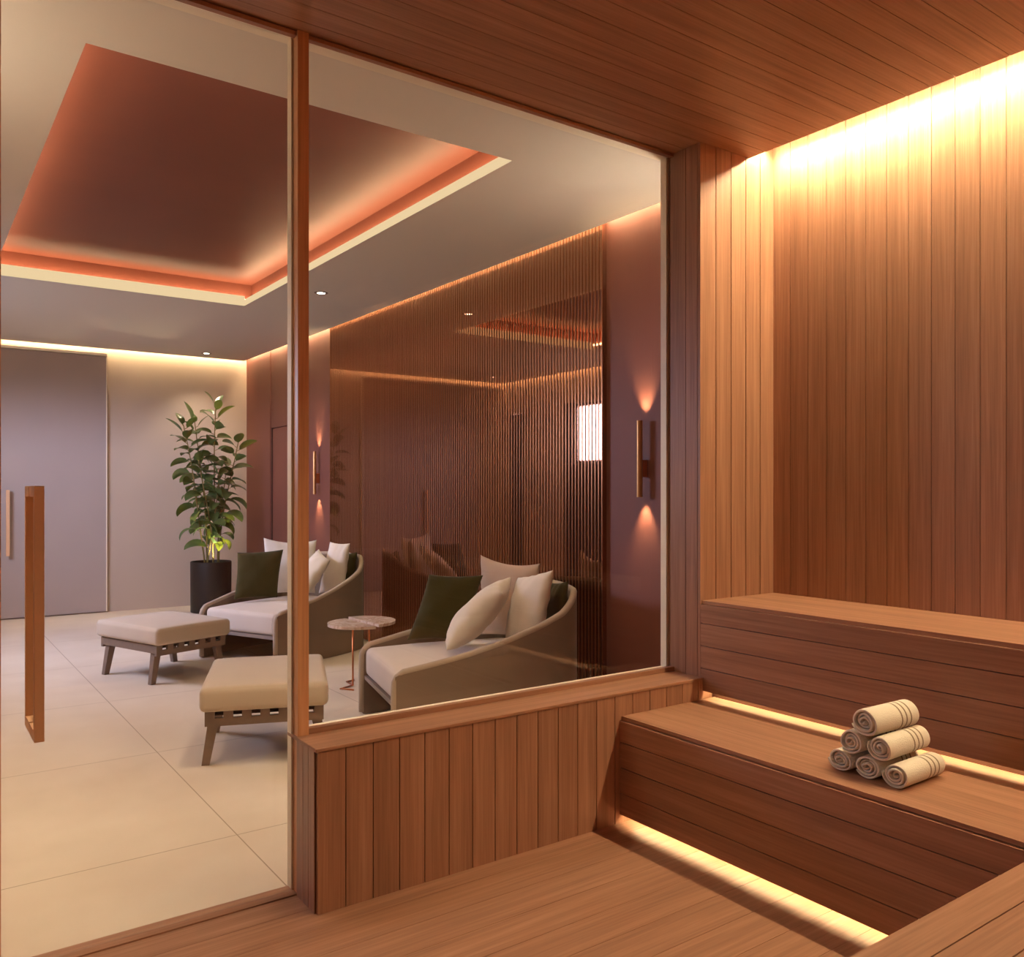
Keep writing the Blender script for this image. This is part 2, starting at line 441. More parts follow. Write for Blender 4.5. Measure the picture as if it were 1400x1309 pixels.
# ------------------------------------------------------------------ towels
def towel_mat():
    m, nt, p, N, L = newmat('terry_towel')
    tc = N.new('ShaderNodeTexCoord'); sp = N.new('ShaderNodeSeparateXYZ'); L.new(tc.outputs['Object'], sp.inputs[0])
    tot = None
    for c in (.128, .151, .174):
        s = N.new('ShaderNodeMath'); s.operation = 'SUBTRACT'; s.inputs[1].default_value = c; L.new(sp.outputs[0], s.inputs[0])
        a = N.new('ShaderNodeMath'); a.operation = 'ABSOLUTE'; L.new(s.outputs[0], a.inputs[0])
        l = N.new('ShaderNodeMath'); l.operation = 'LESS_THAN'; l.inputs[1].default_value = .0034; L.new(a.outputs[0], l.inputs[0])
        if tot is None: tot = l
        else:
            d = N.new('ShaderNodeMath'); d.operation = 'ADD'; L.new(tot.outputs[0], d.inputs[0]); L.new(l.outputs[0], d.inputs[1]); tot = d
    nz = N.new('ShaderNodeTexNoise'); nz.inputs['Scale'].default_value = 500; L.new(tc.outputs['Object'], nz.inputs['Vector'])
    base = N.new('ShaderNodeMix'); base.data_type = 'RGBA'; base.inputs['A'].default_value = lin('#e4dbc8'); base.inputs['B'].default_value = lin('#f8f3e8')
    L.new(nz.outputs['Fac'], base.inputs['Factor'])
    mx = N.new('ShaderNodeMix'); mx.data_type = 'RGBA'; mx.inputs['B'].default_value = lin('#8d7b62')
    L.new(tot.outputs[0], mx.inputs['Factor']); L.new(base.outputs['Result'], mx.inputs['A']); L.new(mx.outputs['Result'], p.inputs['Base Color'])
    p.inputs['Roughness'].default_value = .95; p.inputs['Sheen Weight'].default_value = .4; p.inputs['Specular IOR Level'].default_value = .15
    n2 = N.new('ShaderNodeTexNoise'); n2.inputs['Scale'].default_value = 260; L.new(tc.outputs['Object'], n2.inputs['Vector'])
    b = N.new('ShaderNodeBump'); b.inputs['Strength'].default_value = .5; b.inputs['Distance'].default_value = .003
    L.new(n2.outputs['Fac'], b.inputs['Height']); L.new(b.outputs['Normal'], p.inputs['Normal'])
    return m
towel_m = towel_mat()

def towel(name, label, x, y, z, ry, rz, seed, rot):
    """rolled towel, axis along +x, spiral end; ry, rz = half sizes"""
    rnd = random.Random(seed)
    turns = 3.6; th = .0092; n = 120; Lg = .215 + rnd.uniform(-.006, .006)
    a_tot = turns*2*math.pi
    R1 = 1.0; r0 = .14
    ph = [rnd.uniform(0, 6.28) for _ in range(3)]
    def rad(a): # outer surface radius (unit) as a function of spiral angle, 1 at the outside
        return r0 + (1-r0)*a/a_tot
    half = .5*(1-r0)/turns*.80
    xs = [0, .004, .012, .04, .08, .13, .17, Lg-.012, Lg-.004, Lg]
    bm = bmesh.new()
    rows = []
    for i in range(n+1):
        a = a_tot*i/n
        taper = min(1, (n-i)/4)
        ring = []
        for side in (1, -1):
            for j, xx in enumerate(xs if side == 1 else xs[::-1]):
                edge = 0 if min(xx, Lg-xx) < .001 else (.75 if min(xx, Lg-xx) < .006 else 1)
                r = rad(a) - half + side*half*(.55+.45*edge)*(.25+.75*taper)
                wob = 1 + .035*math.sin(2*a+ph[0]) + .02*math.sin(3*a+ph[1])
                aa = a + rot
                yy = ry*r*wob*math.cos(aa); zz = rz*r*wob*math.sin(aa)
                # flattened underside
                zz = max(zz, -rz*.93 + .12*rz*(1-r)) if zz < 0 else zz
                bulge = .010*(1-r)*math.cos(a*.5+ph[2])   # turns stand proud of each other
                dx = bulge if xx < .1 else -bulge
                ring.append(bm.verts.new((xx + dx + (.004*(1-edge) if xx < .1 else -.004*(1-edge))*0, yy, zz)))
        rows.append(ring)
    m = len(rows[0])
    for a, b in zip(rows, rows[1:]):
        for k in range(m): bm.faces.new((a[k], a[(k+1) % m], b[(k+1) % m], b[k]))
    bm.faces.new(rows[0][::-1]); bm.faces.new(rows[-1])
    o = obj(name, bm, towel_m, None, angle=50, loc=(x, y, z))
    o.rotation_euler = (0, 0, R(rnd.uniform(-2, 2)))
    tag(o, label, 'towel', 'rolled towels stacked on the lower bench')
    return o
zb = .401
RY, RZ = .0435, .039
towel('rolled_towel', 'cream rolled towel at the left of the bottom row of the stack', 2.302, 1.524, zb+RZ*.93, RY, RZ*.94, 1, 2.4)
towel('rolled_towel', 'cream rolled towel in the middle of the bottom row of the stack', 2.304, 1.435, zb+RZ*.95, RY, RZ*.97, 2, 2.0)
towel('rolled_towel', 'cream rolled towel at the right of the bottom row, three stripes showing in full', 2.298, 1.344, zb+RZ*.93, RY*1.03, RZ*.95, 3, 2.6)
towel('rolled_towel', 'cream rolled towel at the left of the middle row, end only showing', 2.296, 1.484, zb+.1015, RY*.98, RZ, 4, 1.7)
towel('rolled_towel', 'cream rolled towel at the right of the middle row, under the topmost one', 2.30, 1.392, zb+.1025, RY, RZ, 5, 2.9)
towel('rolled_towel', 'topmost cream rolled towel of the pyramid stack', 2.30, 1.442, zb+.168, RY*1.08, RZ*1.16, 6, 2.2)

# ------------------------------------------------------------------ lounge shell
LX0, LX1, LY0, LY1, LZ = -.42, 3.16, 2.60, 9.58, 2.70
CE, CN, CW = 3.10, 9.51, -.36        # ceiling edges along east, north and west walls
struct(obj('floor_lounge', B(LX0-.05, LX1+.05, 2.60, LY1+.05, -.06, 0), tile_m))
cx0, cx1, cy0, cy1 = .48, 2.165, 3.05, 6.66
bm = bmesh.new()
h_ = .0125
box(bm, CW, CE, LY0, cy0, LZ, LZ+.03); box(bm, CW, CE, cy1+h_, CN, LZ, LZ+.03)
box(bm, CW, cx0, cy0, cy1+h_, LZ, LZ+.03); box(bm, cx1+h_, CE, cy0, cy1+h_, LZ, LZ+.03)
struct(obj('ceiling_lounge', bm, ceilpaint))
# coffer: upstand with a glow put in, hidden strip, burgundy field
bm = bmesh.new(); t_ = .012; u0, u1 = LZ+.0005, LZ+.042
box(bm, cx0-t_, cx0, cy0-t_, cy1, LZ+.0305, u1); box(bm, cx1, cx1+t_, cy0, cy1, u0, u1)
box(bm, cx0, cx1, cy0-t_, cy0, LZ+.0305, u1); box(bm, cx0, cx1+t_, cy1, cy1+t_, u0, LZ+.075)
struct(obj('trim_7', bm, glow_lip))
bm = bmesh.new(); d0, d1 = .045, .065; u0, u1 = LZ+.055, LZ+.062
box(bm, cx0-d1, cx0-d0, cy0-d1, cy1+d1, u0, u1); box(bm, cx1+d0, cx1+d1, cy0-d1, cy1+d1, u0, u1)
box(bm, cx0-d0, cx1+d0, cy0-d1, cy0-d0, u0, u1); box(bm, cx0-d0, cx1+d0, cy1+d0, cy1+d1, u0, u1)
struct(obj('trim_8', bm, led_coffer))
struct(obj('ceiling_coffer', B(cx0-.1, cx1+.1, cy0-.1, cy1+.1, LZ+.19, LZ+.20), burg_ceil))
bm = bmesh.new()
box(bm, cx0-.12, cx0-.1, cy0-.12, cy1+.12, LZ+.03, LZ+.20); box(bm, cx1+.1, cx1+.12, cy0-.12, cy1+.12, LZ+.03, LZ+.20)
box(bm, cx0-.1, cx1+.1, cy0-.12, cy0-.1, LZ+.03, LZ+.20); box(bm, cx0-.1, cx1+.1, cy1+.1, cy1+.12, LZ+.03, LZ+.20)
struct(obj('trim_9', bm, burg_ceil))
struct(obj('ceiling_lounge_slab', B(LX0-.05, LX1+.05, LY0+.02, LY1+.05, LZ+.205, LZ+.24), ceilpaint))
# perimeter light strips above the ceiling edge
bm = bmesh.new()
box(bm, CE+.012, CE+.03, LY0+.05, LY1-.05, LZ+.06, LZ+.066)
struct(obj('trim_10', bm, led_lounge))
bm = bmesh.new()
box(bm, LX0+.05, CE, CN+.012, CN+.03, LZ+.06, LZ+.066)
struct(obj('trim_11', bm, led_lounge))
bm = bmesh.new()
box(bm, CW-.03, CW-.012, LY0+.05, CN, LZ+.06, LZ+.066)
struct(obj('trim_12', bm, led_lounge))

ZT = LZ+.204
my0, my1 = 3.53, 7.215
bm = bmesh.new()
box(bm, LX1, LX1+.05, LY0, 8.10, 0, ZT); box(bm, LX1, LX1+.05, 8.7, 8.706, 0, ZT) if 0 else None
box(bm, LX1, LX1+.05, 8.10, 8.80, 1.91, ZT); box(bm, LX1, LX1+.05, 8.80, LY1, 0, ZT)
box(bm, LX1+.03, LX1+.05, 8.10, 8.80, 0, 1.91)
box(bm, LX1-.008, LX1, 8.82, LY1, 0, ZT)
struct(obj('wall_lounge_east', bm, burg))
d2 = struct(obj('door_2', B(LX1+.008, LX1+.03, 8.112, 8.788, .01, 1.90), burg))
obj('door_lining', B(LX1-.004, LX1+.028, 8.789, 8.80, 0, 1.91), plain('dark_lining', '#3b211c', .6), d2)
struct(obj('wall_lounge_north', B(LX0, LX1, LY1, LY1+.05, 0, ZT), wallpaint))
d3 = struct(obj('door_3', B(.0, 1.69, LY1-.035, LY1-.002, .012, LZ-.075), panelpaint))
obj('door_edge', B(1.69, 1.7, LY1-.037, LY1-.002, .012, LZ-.075), cream, d3)
obj('door_track', B(LX0+.02, 1.7, LY1-.05, LY1-.002, LZ-.07, LZ-.045), cream, d3)
bm = bmesh.new(); box(bm, .80, .83, LY1-.10, LY1-.075, .62, 1.255, bev=.002)
box(bm, .805, .825, LY1-.075, LY1-.03, 1.21, 1.235); box(bm, .805, .825, LY1-.075, LY1-.03, .64, .665)
h2 = obj('handle', bm, copper, d3); h2['label'] = 'slim copper pull handle on the far sliding panel'

# west wall with a window (seen only in the mirror) and a passage
wy0, wy1, wz0, wz1 = 6.2, 8.05, 1.58, 2.31
bm = bmesh.new()
for a in ((LY0, wy0, 0, ZT), (wy0, wy1, 0, wz0), (wy0, wy1, wz1, ZT), (wy1, 9.1, 0, ZT), (9.1, 9.42, 2.28, ZT), (9.42, LY1, 0, ZT)):
    box(bm, LX0-.05, LX0, a[0], a[1], a[2], a[3])
struct(obj('wall_lounge_west', bm, wallpaint))
d4 = struct(obj('door_4', B(LX0-.04, LX0-.02, 9.102, 9.418, .01, 2.275), plain('cool_grey_lacquer', '#565262', .5)))
w2 = struct(obj('window_2', B(LX0-.032, LX0-.026, wy0+.03, wy1-.03, wz0+.03, wz1-.03), glassmat('window_glass', (.97, .98, 1))))
bm = bmesh.new()
for a in ((wy0+.001, wy0+.04, wz0, wz1), (wy1-.04, wy1-.001, wz0, wz1), (wy0+.04, wy1-.04, wz0+.001, wz0+.04), (wy0+.04, wy1-.04, wz1-.04, wz1-.001)):
    box(bm, LX0-.045, LX0-.012, *a)
obj('window_frame', bm, plain('dark_frame', '#2e2830', .5), w2)
pan = obj('window_panel', B(LX0, LX0+.012, wy0, wy1+.18, .02, wz0-.005), plain('dark_panel', '#4a3434', .45), w2)
obj('window_lining', B(LX0, LX0+.012, wy1, wy1+.18, wz0, wz1+.02), plain('dark_reveal', '#3a3040', .5), w2)
struct(obj('wall_lounge_south', B(LX0, SX0 if 0 else .16, 2.601, 2.62, 0, ZT), wallpaint))
# end of the lounge past the partition pillar
struct(obj('wall_lounge_corner', B(2.66, LX1, 2.601, 2.62, 0, ZT), burg))

# bronze mirror with slim vertical ribs
mp = thing('mirror_panel', 'tall ribbed bronze mirror panel on the lounge wall behind both loungers', 'wall panel', (LX1, (my0+my1)/2, 0))
obj('mirror', B(-.03, -.001, my0-(my0+my1)/2, my1-(my0+my1)/2, .012, LZ+.04), mirror_m, mp)
bm = bmesh.new(); pitch = .0285; n = int((my1-my0)/pitch)
for k in range(n+1):
    y = -(my1-my0)/2 + .003 + k*pitch
    box(bm, -.0338, -.0298, y-.0024, y+.0024, .012, LZ+.04)
obj('ribs', bm, rib_m, mp)

# ------------------------------------------------------------------ wall sconces
def sconce(label, y, e=1.0):
    t = thing('wall_sconce', label, 'wall lamp', (LX1, y, 1.415), 0, 'copper tube sconces on the burgundy wall')
    bm = bmesh.new(); n = 24
    rings = []
    for r, z in ((.011, -.185), (.011, -.199), (.0155, -.199), (.0155, .199), (.011, .199), (.011, .185)):
        rings.append([bm.verts.new((-.047+r*math.cos(2*math.pi*k/n), r*math.sin(2*math.pi*k/n), z)) for k in range(n)])
    for a, b in zip(rings, rings[1:]):
        for k in range(n): bm.faces.new((a[k], a[(k+1) % n], b[(k+1) % n], b[k]))
    bm.faces.new(rings[0]); bm.faces.new(rings[-1])
    obj('tube', bm, brass, t, angle=40)
    obj('bracket', B(-.034, -.001, -.011, .011, -.095, -.005, bev=.002), copper_thin, t)
    for s in (1, -1):
        l = bpy.data.lights.new('sconce_beam', 'SPOT'); l.energy = 17*e; l.color = (1, .74, .40); l.spot_size = R(64); l.spot_blend = 1; l.shadow_soft_size = .008
        o = bpy.data.objects.new('sconce_beam', l); COL.objects.link(o); o.parent = t; o.location = (-.045, 0, s*.2)
        o.rotation_euler = (math.pi if s > 0 else 0, R(13*s), 0)
sconce('copper tube sconce at the right on the burgundy wall nearest the sauna', 3.223)
sconce('copper tube sconce on the burgundy wall beyond the mirror, beside the post', 7.53)

# ------------------------------------------------------------------ downlights
def downlight(x, y, label, watt=46, z=LZ):
    t = thing('downlight', label, 'ceiling light', (x, y, z), 0, 'recessed downlights in the lounge ceiling')
    bm = bmesh.new(); n = 28
    rings = [[bm.verts.new((r*math.cos(2*math.pi*k/n), r*math.sin(2*math.pi*k/n), z)) for k in range(n)] for r, z in ((.03, -.001), (.03, -.004), (.048, -.004), (.05, -.0005))]
    for a, b in zip(rings, rings[1:]):
        for k in range(n): bm.faces.new((a[k], a[(k+1) % n], b[(k+1) % n], b[k]))
    obj('ring', bm, plain('downlight_ring', '#8a7f78', .4), t)
    bm = bmesh.new(); cyl(bm, (0, 0), .03, -.0028, -.0012, 24); obj('lens', bm, led_spot, t)
    l = bpy.data.lights.new('downlight_beam', 'SPOT'); l.energy = watt; l.color = (1, .80, .58); l.spot_size = R(100); l.spot_blend = .7; l.shadow_soft_size = .03
    o = bpy.data.objects.new('downlight_beam', l); COL.objects.link(o); o.parent = t; o.location = (0, 0, -.006)
downlight(2.49, 5.9, 'small recessed downlight in the grey ceiling just right of the post')
downlight(2.60, 9.2, 'small recessed downlight in the ceiling near the far wall above the plant')
downlight(.30, 2.80, 'added out-of-view downlight in the lounge ceiling just beyond the glass door', 34)  # added outside the frame to brighten the lounge
downlight(1.55, 3.22, 'added fill downlight up in the burgundy coffer, hidden by its near edge', 105, LZ+.19)  # unseen lamp added to light the nearer lounger
downlight(.14, 3.4, 'added out-of-view downlight in the lounge ceiling left, near the west wall beyond the glass door', 85)  # out of frame, added as extra light for the seating
downlight(.14, 5.9, 'added out-of-view downlight in the lounge ceiling left, beside the burgundy coffer', 55)  # another unseen addition to the lounge light
downlight(.14, 9.0, 'recessed downlight in the lounge ceiling left, near the far wall', 20)

def uplight(x, y, rz, label, watt):  # both uplights are unseen, added to brighten the lounge ceiling
    t = thing('fill_uplight', label, 'wall lamp', (x, y, 1.9), rz)
    bm = bmesh.new(); n = 24
    rings = [[bm.verts.new((r*math.cos(2*math.pi*k/n), r*math.sin(2*math.pi*k/n), z)) for k in range(n)] for r, z in ((.02, -.06), (.07, .0), (.072, .004), (.066, .004), (.06, -.006))]
    for a, b in zip(rings, rings[1:]):
        for k in range(n): bm.faces.new((a[k], a[(k+1) % n], b[(k+1) % n], b[k]))
    bm.faces.new(rings[0]); bm.faces.new(rings[-1])
    obj('bowl', bm, brass, t, angle=40)
    obj('bracket', B(-.0795, -.02, -.012, .012, -.05, -.028), brass, t)
    l = bpy.data.lights.new('uplight_glow', 'AREA'); l.shape = 'DISK'; l.size = .11; l.energy = watt; l.color = (1, .80, .58)
    o = bpy.data.objects.new('uplight_glow', l); COL.objects.link(o); o.parent = t; o.location = (0, 0, .006); o.rotation_euler = (math.pi, 0, 0)
uplight(2.9, 2.70, R(90), 'added unseen brass bowl uplight on the lounge corner wall behind the wooden pillar', 6)
uplight(LX0+.08, 3.2, 0, 'added unseen brass bowl uplight on the lounge west wall beyond the glass door', 8)

# ------------------------------------------------------------------ ottomans
def ottoman(label, x, y, rot):
    t = thing('ottoman', label, 'ottoman', (x, y, 0), rot)
    bm = bmesh.new(); rounded(bm, .283, .36, .056, .028, crown=.012, cz=.310)
    obj('seat_pad', bm, otto_f, t, smooth=True)
    bm = bmesh.new()
    for s in (-1, 1):
        y0 = s*.322
        a, b = sorted((y0-s*.022, y0))
        box(bm, -.262, .262, a, b, .185, .220)               # slatted end rail
        for k in range(7):
            xk = -.262 + k*(.524-.042)/6
            box(bm, xk, xk+.042, a, b, .2199, .252)          # slat ends standing on the rail
        a, b = sorted((s*.262-s*.02, s*.262))
        box(bm, a, b, -.30, .30, .2, .246)
    obj('frame', bm, otto_wood, t)
    bm = bmesh.new()
    for k in range(7):
        xk = -.262 + k*(.524-.042)/6
        box(bm, xk+.002, xk+.04, -.299, .299, .236, .251)
    obj('slats', bm, otto_wood, t)
    obj('notch_shade', B(-.26, .26, -.298, .298, .228, .2355), dark_under, t)  # dark sheet added to stand for shade in the slat notches
    for sx in (-1, 1):
        for sy in (-1, 1):
            bm = bmesh.new()
            c0 = Vector((sx*.262, sy*.27, 0)); c1 = Vector((sx*.228, sy*.262, .2))
            w0, w1 = .017, .023
            hexa(bm, [c0+Vector((a*w0, b*w0, 0)) for a, b in ((-1, -1), (1, -1), (1, 1), (-1, 1))],
                     [c1+Vector((a*w1, b*w1, 0)) for a, b in ((-1, -1), (1, -1), (1, 1), (-1, 1))])
            obj('leg', bm, otto_wood, t)
    return t
ottoman('nearer sand cushioned ottoman, partly behind the wooden post', 1.462, 4.135, R(-21))
ottoman('farther sand cushioned ottoman, in front of the back lounger', 1.455, 6.165, R(20))

# ------------------------------------------------------------------ loungers
W = .80
ZP = [(0, .362), (.02, .372), (.154, .398), (.354, .44), (.552, .493), (.744, .556), (.883, .612), (.978, .672), (1.03, .712), (1.3, .722)]
def zprof(u):
    for (a, za), (b, zb_) in zip(ZP, ZP[1:]):
        if u <= b: return za + (zb_-za)*(u-a)/(b-a)
    return ZP[-1][1]
def shell_path():
    pts = [(0, 0), (.1, -.018), (.25, -.036), (.42, -.045), (.6, -.045), (.76, -.035), (.88, -.012), (.955, .03), (1.0, .09), (1.025, .18), (1.035, .29), (1.037, .40)]
    pts += [(u, W-v) for u, v in pts[-2::-1]]
    # catmull-rom refine
    out = []
    P = [Vector(p) for p in pts]
    for i in range(len(P)-1):
        p0, p1, p2, p3 = P[max(0, i-1)], P[i], P[i+1], P[min(len(P)-1, i+2)]
        for k in range(4):
            t = k/4
            out.append(.5*((2*p1)+(p2-p0)*t+(2*p0-5*p1+4*p2-p3)*t*t+(3*p1-p0-3*p2+p3)*t**3))
    out.append(P[-1]); return out
PATH = shell_path()
def zpath(i):
    # height follows the distance travelled from whichever front end is nearer
    d = 0; n = len(PATH); j = min(i, n-1-i)
    for k in range(j): d += (PATH[k+1]-PATH[k]).length
    return zprof(d)
def lounger(label, x, y, rot):
    t = thing('lounger', label, 'lounge chair', (x, y, 0), rot)
    bm = bmesh.new(); n = len(PATH); rows = []
    th = .034
    for i, p in enumerate(PATH):
        d = (PATH[min(n-1, i+1)] - PATH[max(0, i-1)]).normalized()
        nr = Vector((-d.y, d.x))          # to the inside
        z = zpath(i); q = p + nr*th
        rows.append([bm.verts.new((p.x, p.y, .004)), bm.verts.new((p.x, p.y, z)), bm.verts.new((q.x, q.y, z)), bm.verts.new((q.x, q.y, .004))])
    for a, b in zip(rows, rows[1:]):
        for k in range(4): bm.faces.new((a[k], a[(k+1) % 4], b[(k+1) % 4], b[k]))
    bm.faces.new(rows[0]); bm.faces.new(rows[-1][::-1])
    obj('shell', bm, shell_f, t, angle=50)
    bm = bmesh.new(); pts = []
    for i, p in enumerate(PATH):
        d = (PATH[min(n-1, i+1)] - PATH[max(0, i-1)]).normalized(); nr = Vector((-d.y, d.x)); q = p + nr*th/2
        pts.append(Vector((q.x, q.y, zpath(i)+.004)))
    a, b = pts[0], pts[-1]
    front = lambda e: [Vector((e.x-.002, e.y, .012)), Vector((e.x-.002, e.y, .15)), Vector((e.x-.002, e.y, e.z-.07)), Vector((e.x, e.y, e.z-.032)), Vector((e.x+.012, e.y, e.z-.008))]
    path = front(a) + pts[2:-2] + front(b)[::-1]
    tube(bm, path, .0185, 10)
    r = obj('rim', bm, rim_f, t, smooth=True); r['label'] = 'lighter piped rim'
    bm = bmesh.new()
    rounded(bm, .475, (W-.08)/2+.0, .078, .034, crown=.018, cz=.296)
    for v in bm.verts:
        v.co.x += .488; v.co.y += W/2
        if v.co.x > .1 and v.co.x < .86: v.co.y += (v.co.y-W/2)*.08*math.sin(min(1, (v.co.x-.1)/.3)*math.pi/2)
    obj('seat_cushion', bm, seat_f, t, smooth=True)
    bm = bmesh.new()
    box(bm, .012, .04, .036, W-.036, .195, .217); box(bm, .04, .9, .03, W-.03, .196, .215)
    obj('seat_frame', bm, rail_m, t)
    return t
N1, A1 = (1.90, 3.62), R(-14)
N2, A2 = (2.13, 5.82), R(24)
lounger('taupe tub lounger nearest the sauna glass, with five cushions', N1[0], N1[1], A1)
lounger('taupe tub lounger farther back, beside the potted plant', N2[0], N2[1], A2)

# ------------------------------------------------------------------ cushions
def pillow(name, label, cs, thick, m, N, A, group, seed, sag=.0):
    rnd = random.Random(seed)
    P = [Vector((N[0]+u*math.cos(A)-v*math.sin(A), N[1]+u*math.sin(A)+v*math.cos(A), z)) for u, v, z in cs]
    c = sum(P, Vector())/4
    P = [p-c for p in P]
    e1 = (P[1]-P[0])+(P[2]-P[3]); e2 = (P[3]-P[0])+(P[2]-P[1])
    nr = e1.cross(e2).normalized()
    n = 22; bm = bmesh.new()
    ph = [rnd.uniform(0, 6.28) for _ in range(6)]
    grid = {}
    for side in (1, -1):
        for i in range(n+1):
            for j in range(n+1):
                onedge = i in (0, n) or j in (0, n)
                if side < 0 and onedge: grid[(side, i, j)] = grid[(1, i, j)]; continue
                s, t = i/n, j/n
                # denser rows towards the seams
                s = .5-.5*math.cos(math.pi*s)*1.0 if 0 < i < n else s
                t = .5-.5*math.cos(math.pi*t)*1.0 if 0 < j < n else t
                a, b = 2*s-1, 2*t-1
                pin = .055                                        # seams bow inwards between the corners
                a2 = a*(1-pin*(1-b*b)); b2 = b*(1-pin*(1-a*a))
                S, T = (a2+1)/2, (b2+1)/2
                p = P[0]*(1-S)*(1-T)+P[1]*S*(1-T)+P[2]*S*T+P[3]*(1-S)*T
                h = thick*.5*((1-a*a)*(1-b*b))**.42
                h *= 1+.10*math.sin(5*a+ph[0])*math.sin(4*b+ph[1])
                h += .006*math.sin(13*(a+.4*b)+ph[2])*(1-a*a)*abs(b)**2 + .006*math.sin(12*(b-.3*a)+ph[3])*(1-b*b)*abs(a)**2
                if onedge: h = 0
                q = p + nr*h*side
                q.z -= sag*(1-a*a)*max(0, b)
                grid[(side, i, j)] = bm.verts.new(q)
    for side in (1, -1):
        for i in range(n):
            for j in range(n):
                vs = [grid[(side, i, j)], grid[(side, i+1, j)], grid[(side, i+1, j+1)], grid[(side, i, j+1)]]
                bm.faces.new(vs if side > 0 else vs[::-1])
    o = obj(name, bm, m, None, smooth=True, loc=c)
    tag(o, label, 'cushion', group)
    return o
g1 = 'scatter cushions on the nearer lounger'; g2 = 'scatter cushions on the farther lounger'
pillow('cushion', 'olive green cushion at the left of the nearer lounger', [(.231, .668, .415), (.53, .552, .415), (.66, .61, .768), (.37, .709, .773)], .12, green_f, N1, A1, g1, 1)
pillow('cushion', 'beige cushion standing at the back of the nearer lounger', [(.665, .672, .42), (.90, .40, .42), (.935, .43, .84), (.69, .74, .873)], .10, beige_f, N1, A1, g1, 2, .02)
pillow('cushion', 'ivory cushion leaning lowest in the middle of the nearer lounger', [(.312, .19, .437), (.43, .50, .44), (.735, .37, .775), (.615, .19, .715)], .165, white_f, N1, A1, g1, 3)
pillow('cushion', 'ivory cushion upright beside the olive bolster on the nearer lounger', [(.755, .05, .45), (.69, .33, .44), (.78, .37, .772), (.845, .055, .838)], .13, white_f, N1, A1, g1, 4)
pillow('cushion', 'olive green cushion tucked in the right back corner of the nearer lounger', [(.905, .09, .42), (.905, .33, .42), (.945, .335, .745), (.94, .075, .775)], .085, green_f, N1, A1, g1, 5)
pillow('cushion', 'dark olive cushion at the left of the farther lounger, in front of the plant', [(.24, .705, .415), (.50, .515, .415), (.60, .552, .782), (.315, .754, .768)], .11, green_f, N2, A2, g2, 6)
pillow('cushion', 'pale beige cushion at the back of the farther lounger, behind the dark olive one', [(.56, .73, .42), (.82, .42, .42), (.88, .46, .846), (.60, .77, .869)], .10, white_f, N2, A2, g2, 7, .02)
pillow('cushion', 'ivory cushion just right of the post on the farther lounger', [(.385, .13, .45), (.476, .375, .45), (.735, .30, .785), (.665, .12, .71)], .13, white_f, N2, A2, g2, 8)
pillow('cushion', 'ivory cushion with upright corners, right of the other ivory one on the farther lounger', [(.765, .065, .45), (.70, .27, .44), (.81, .25, .841), (.828, .06, .834)], .10, white_f, N2, A2, g2, 9)
pillow('cushion', 'dark olive cushion in the shaded right corner of the farther lounger', [(.90, .10, .42), (.90, .30, .42), (.945, .31, .735), (.935, .08, .758)], .08, green_f, N2, A2, g2, 10)

# ------------------------------------------------------------------ side table
st = thing('side_table', 'small round blush marble side table on copper wire legs between the loungers', 'side table', (2.38, 5.0, 0), R(-35.5))
# local +x is towards the right of the photo
bm = bmesh.new()
def half_disc(bm, r, z0, z1, a0, a1, off):
    n = 40
    pts = [(off[0]+r*math.cos(a0+(a1-a0)*k/n), off[1]+r*math.sin(a0+(a1-a0)*k/n)) for k in range(n+1)]
    hexa(bm, [Vector((x, y, z0)) for x, y in pts], [Vector((x, y, z1)) for x, y in pts])
sa = R(128)
half_disc(bm, .205, .392, .410, sa, sa+math.pi, (-.004, -.006))
lo = obj('table_top', bm, marble_m, st, angle=40)
bm = bmesh.new(); half_disc(bm, .205, .399, .417, sa+math.pi, sa+2*math.pi, (.012, .016))
obj('table_top', bm, marble_m, st, angle=40)
for s in (-1, 1):
    bm = bmesh.new()
    x = s*.052
    tube(bm, [(x, 0, .398), (x, 0, .05), (x, 0, .0055)], .0055, 8)
    tube(bm, [(x-.02, .15, .0055), (x-.06, .10, .0055), (x, 0, .0055), (x-.06, -.10, .0055), (x+.03, -.13, .0055)] if s < 0 else
             [(x+.02, .15, .0055), (x+.06, .10, .0055), (x, 0, .0055), (x+.06, -.10, .0055), (x-.03, -.13, .0055)], .005, 8)
    obj('leg', bm, copper_thin, st, smooth=True)

# ------------------------------------------------------------------ plant
pl = thing('potted_plant', 'tall rubber plant in a black round pot in the far lounge corner', 'plant', (2.59, 9.0, 0))
bm = bmesh.new(); lathe(bm, [(.196, 0), (.2, .006), (.203, .50), (.203, .515), (.195, .52), (.185, .515), (.183, .47)]); obj('pot', bm, pot_m, pl, angle=35)
bm = bmesh.new(); cyl(bm, (0, 0), .182, .455, .478, 32); obj('soil', bm, soil_m, pl)
def leafmat():
    m, nt, p, N, L = newmat('rubber_leaf')
    tc = N.new('ShaderNodeTexCoord'); nz = N.new('ShaderNodeTexNoise'); nz.inputs['Scale'].default_value = 40
    L.new(tc.outputs['Object'], nz.inputs['Vector'])
    mx = N.new('ShaderNodeMix'); mx.data_type = 'RGBA'; mx.inputs['A'].default_value = lin('#2f4a2a'); mx.inputs['B'].default_value = lin('#5a7240')
    L.new(nz.outputs['Fac'], mx.inputs['Factor']); L.new(mx.outputs['Result'], p.inputs['Base Color'])
    p.inputs['Roughness'].default_value = .32; p.inputs['Specular IOR Level'].default_value = .55
    t = N.new('ShaderNodeBsdfTranslucent'); t.inputs['Color'].default_value = lin('#9aa83c')
    ms = N.new('ShaderNodeMixShader'); ms.inputs[0].default_value = .14
    L.new(p.outputs[0], ms.inputs[1]); L.new(t.outputs[0], ms.inputs[2]); L.new(ms.outputs[0], N['Material Output'].inputs['Surface'])
    return m
leaf_m = leafmat()
lb = bmesh.new()
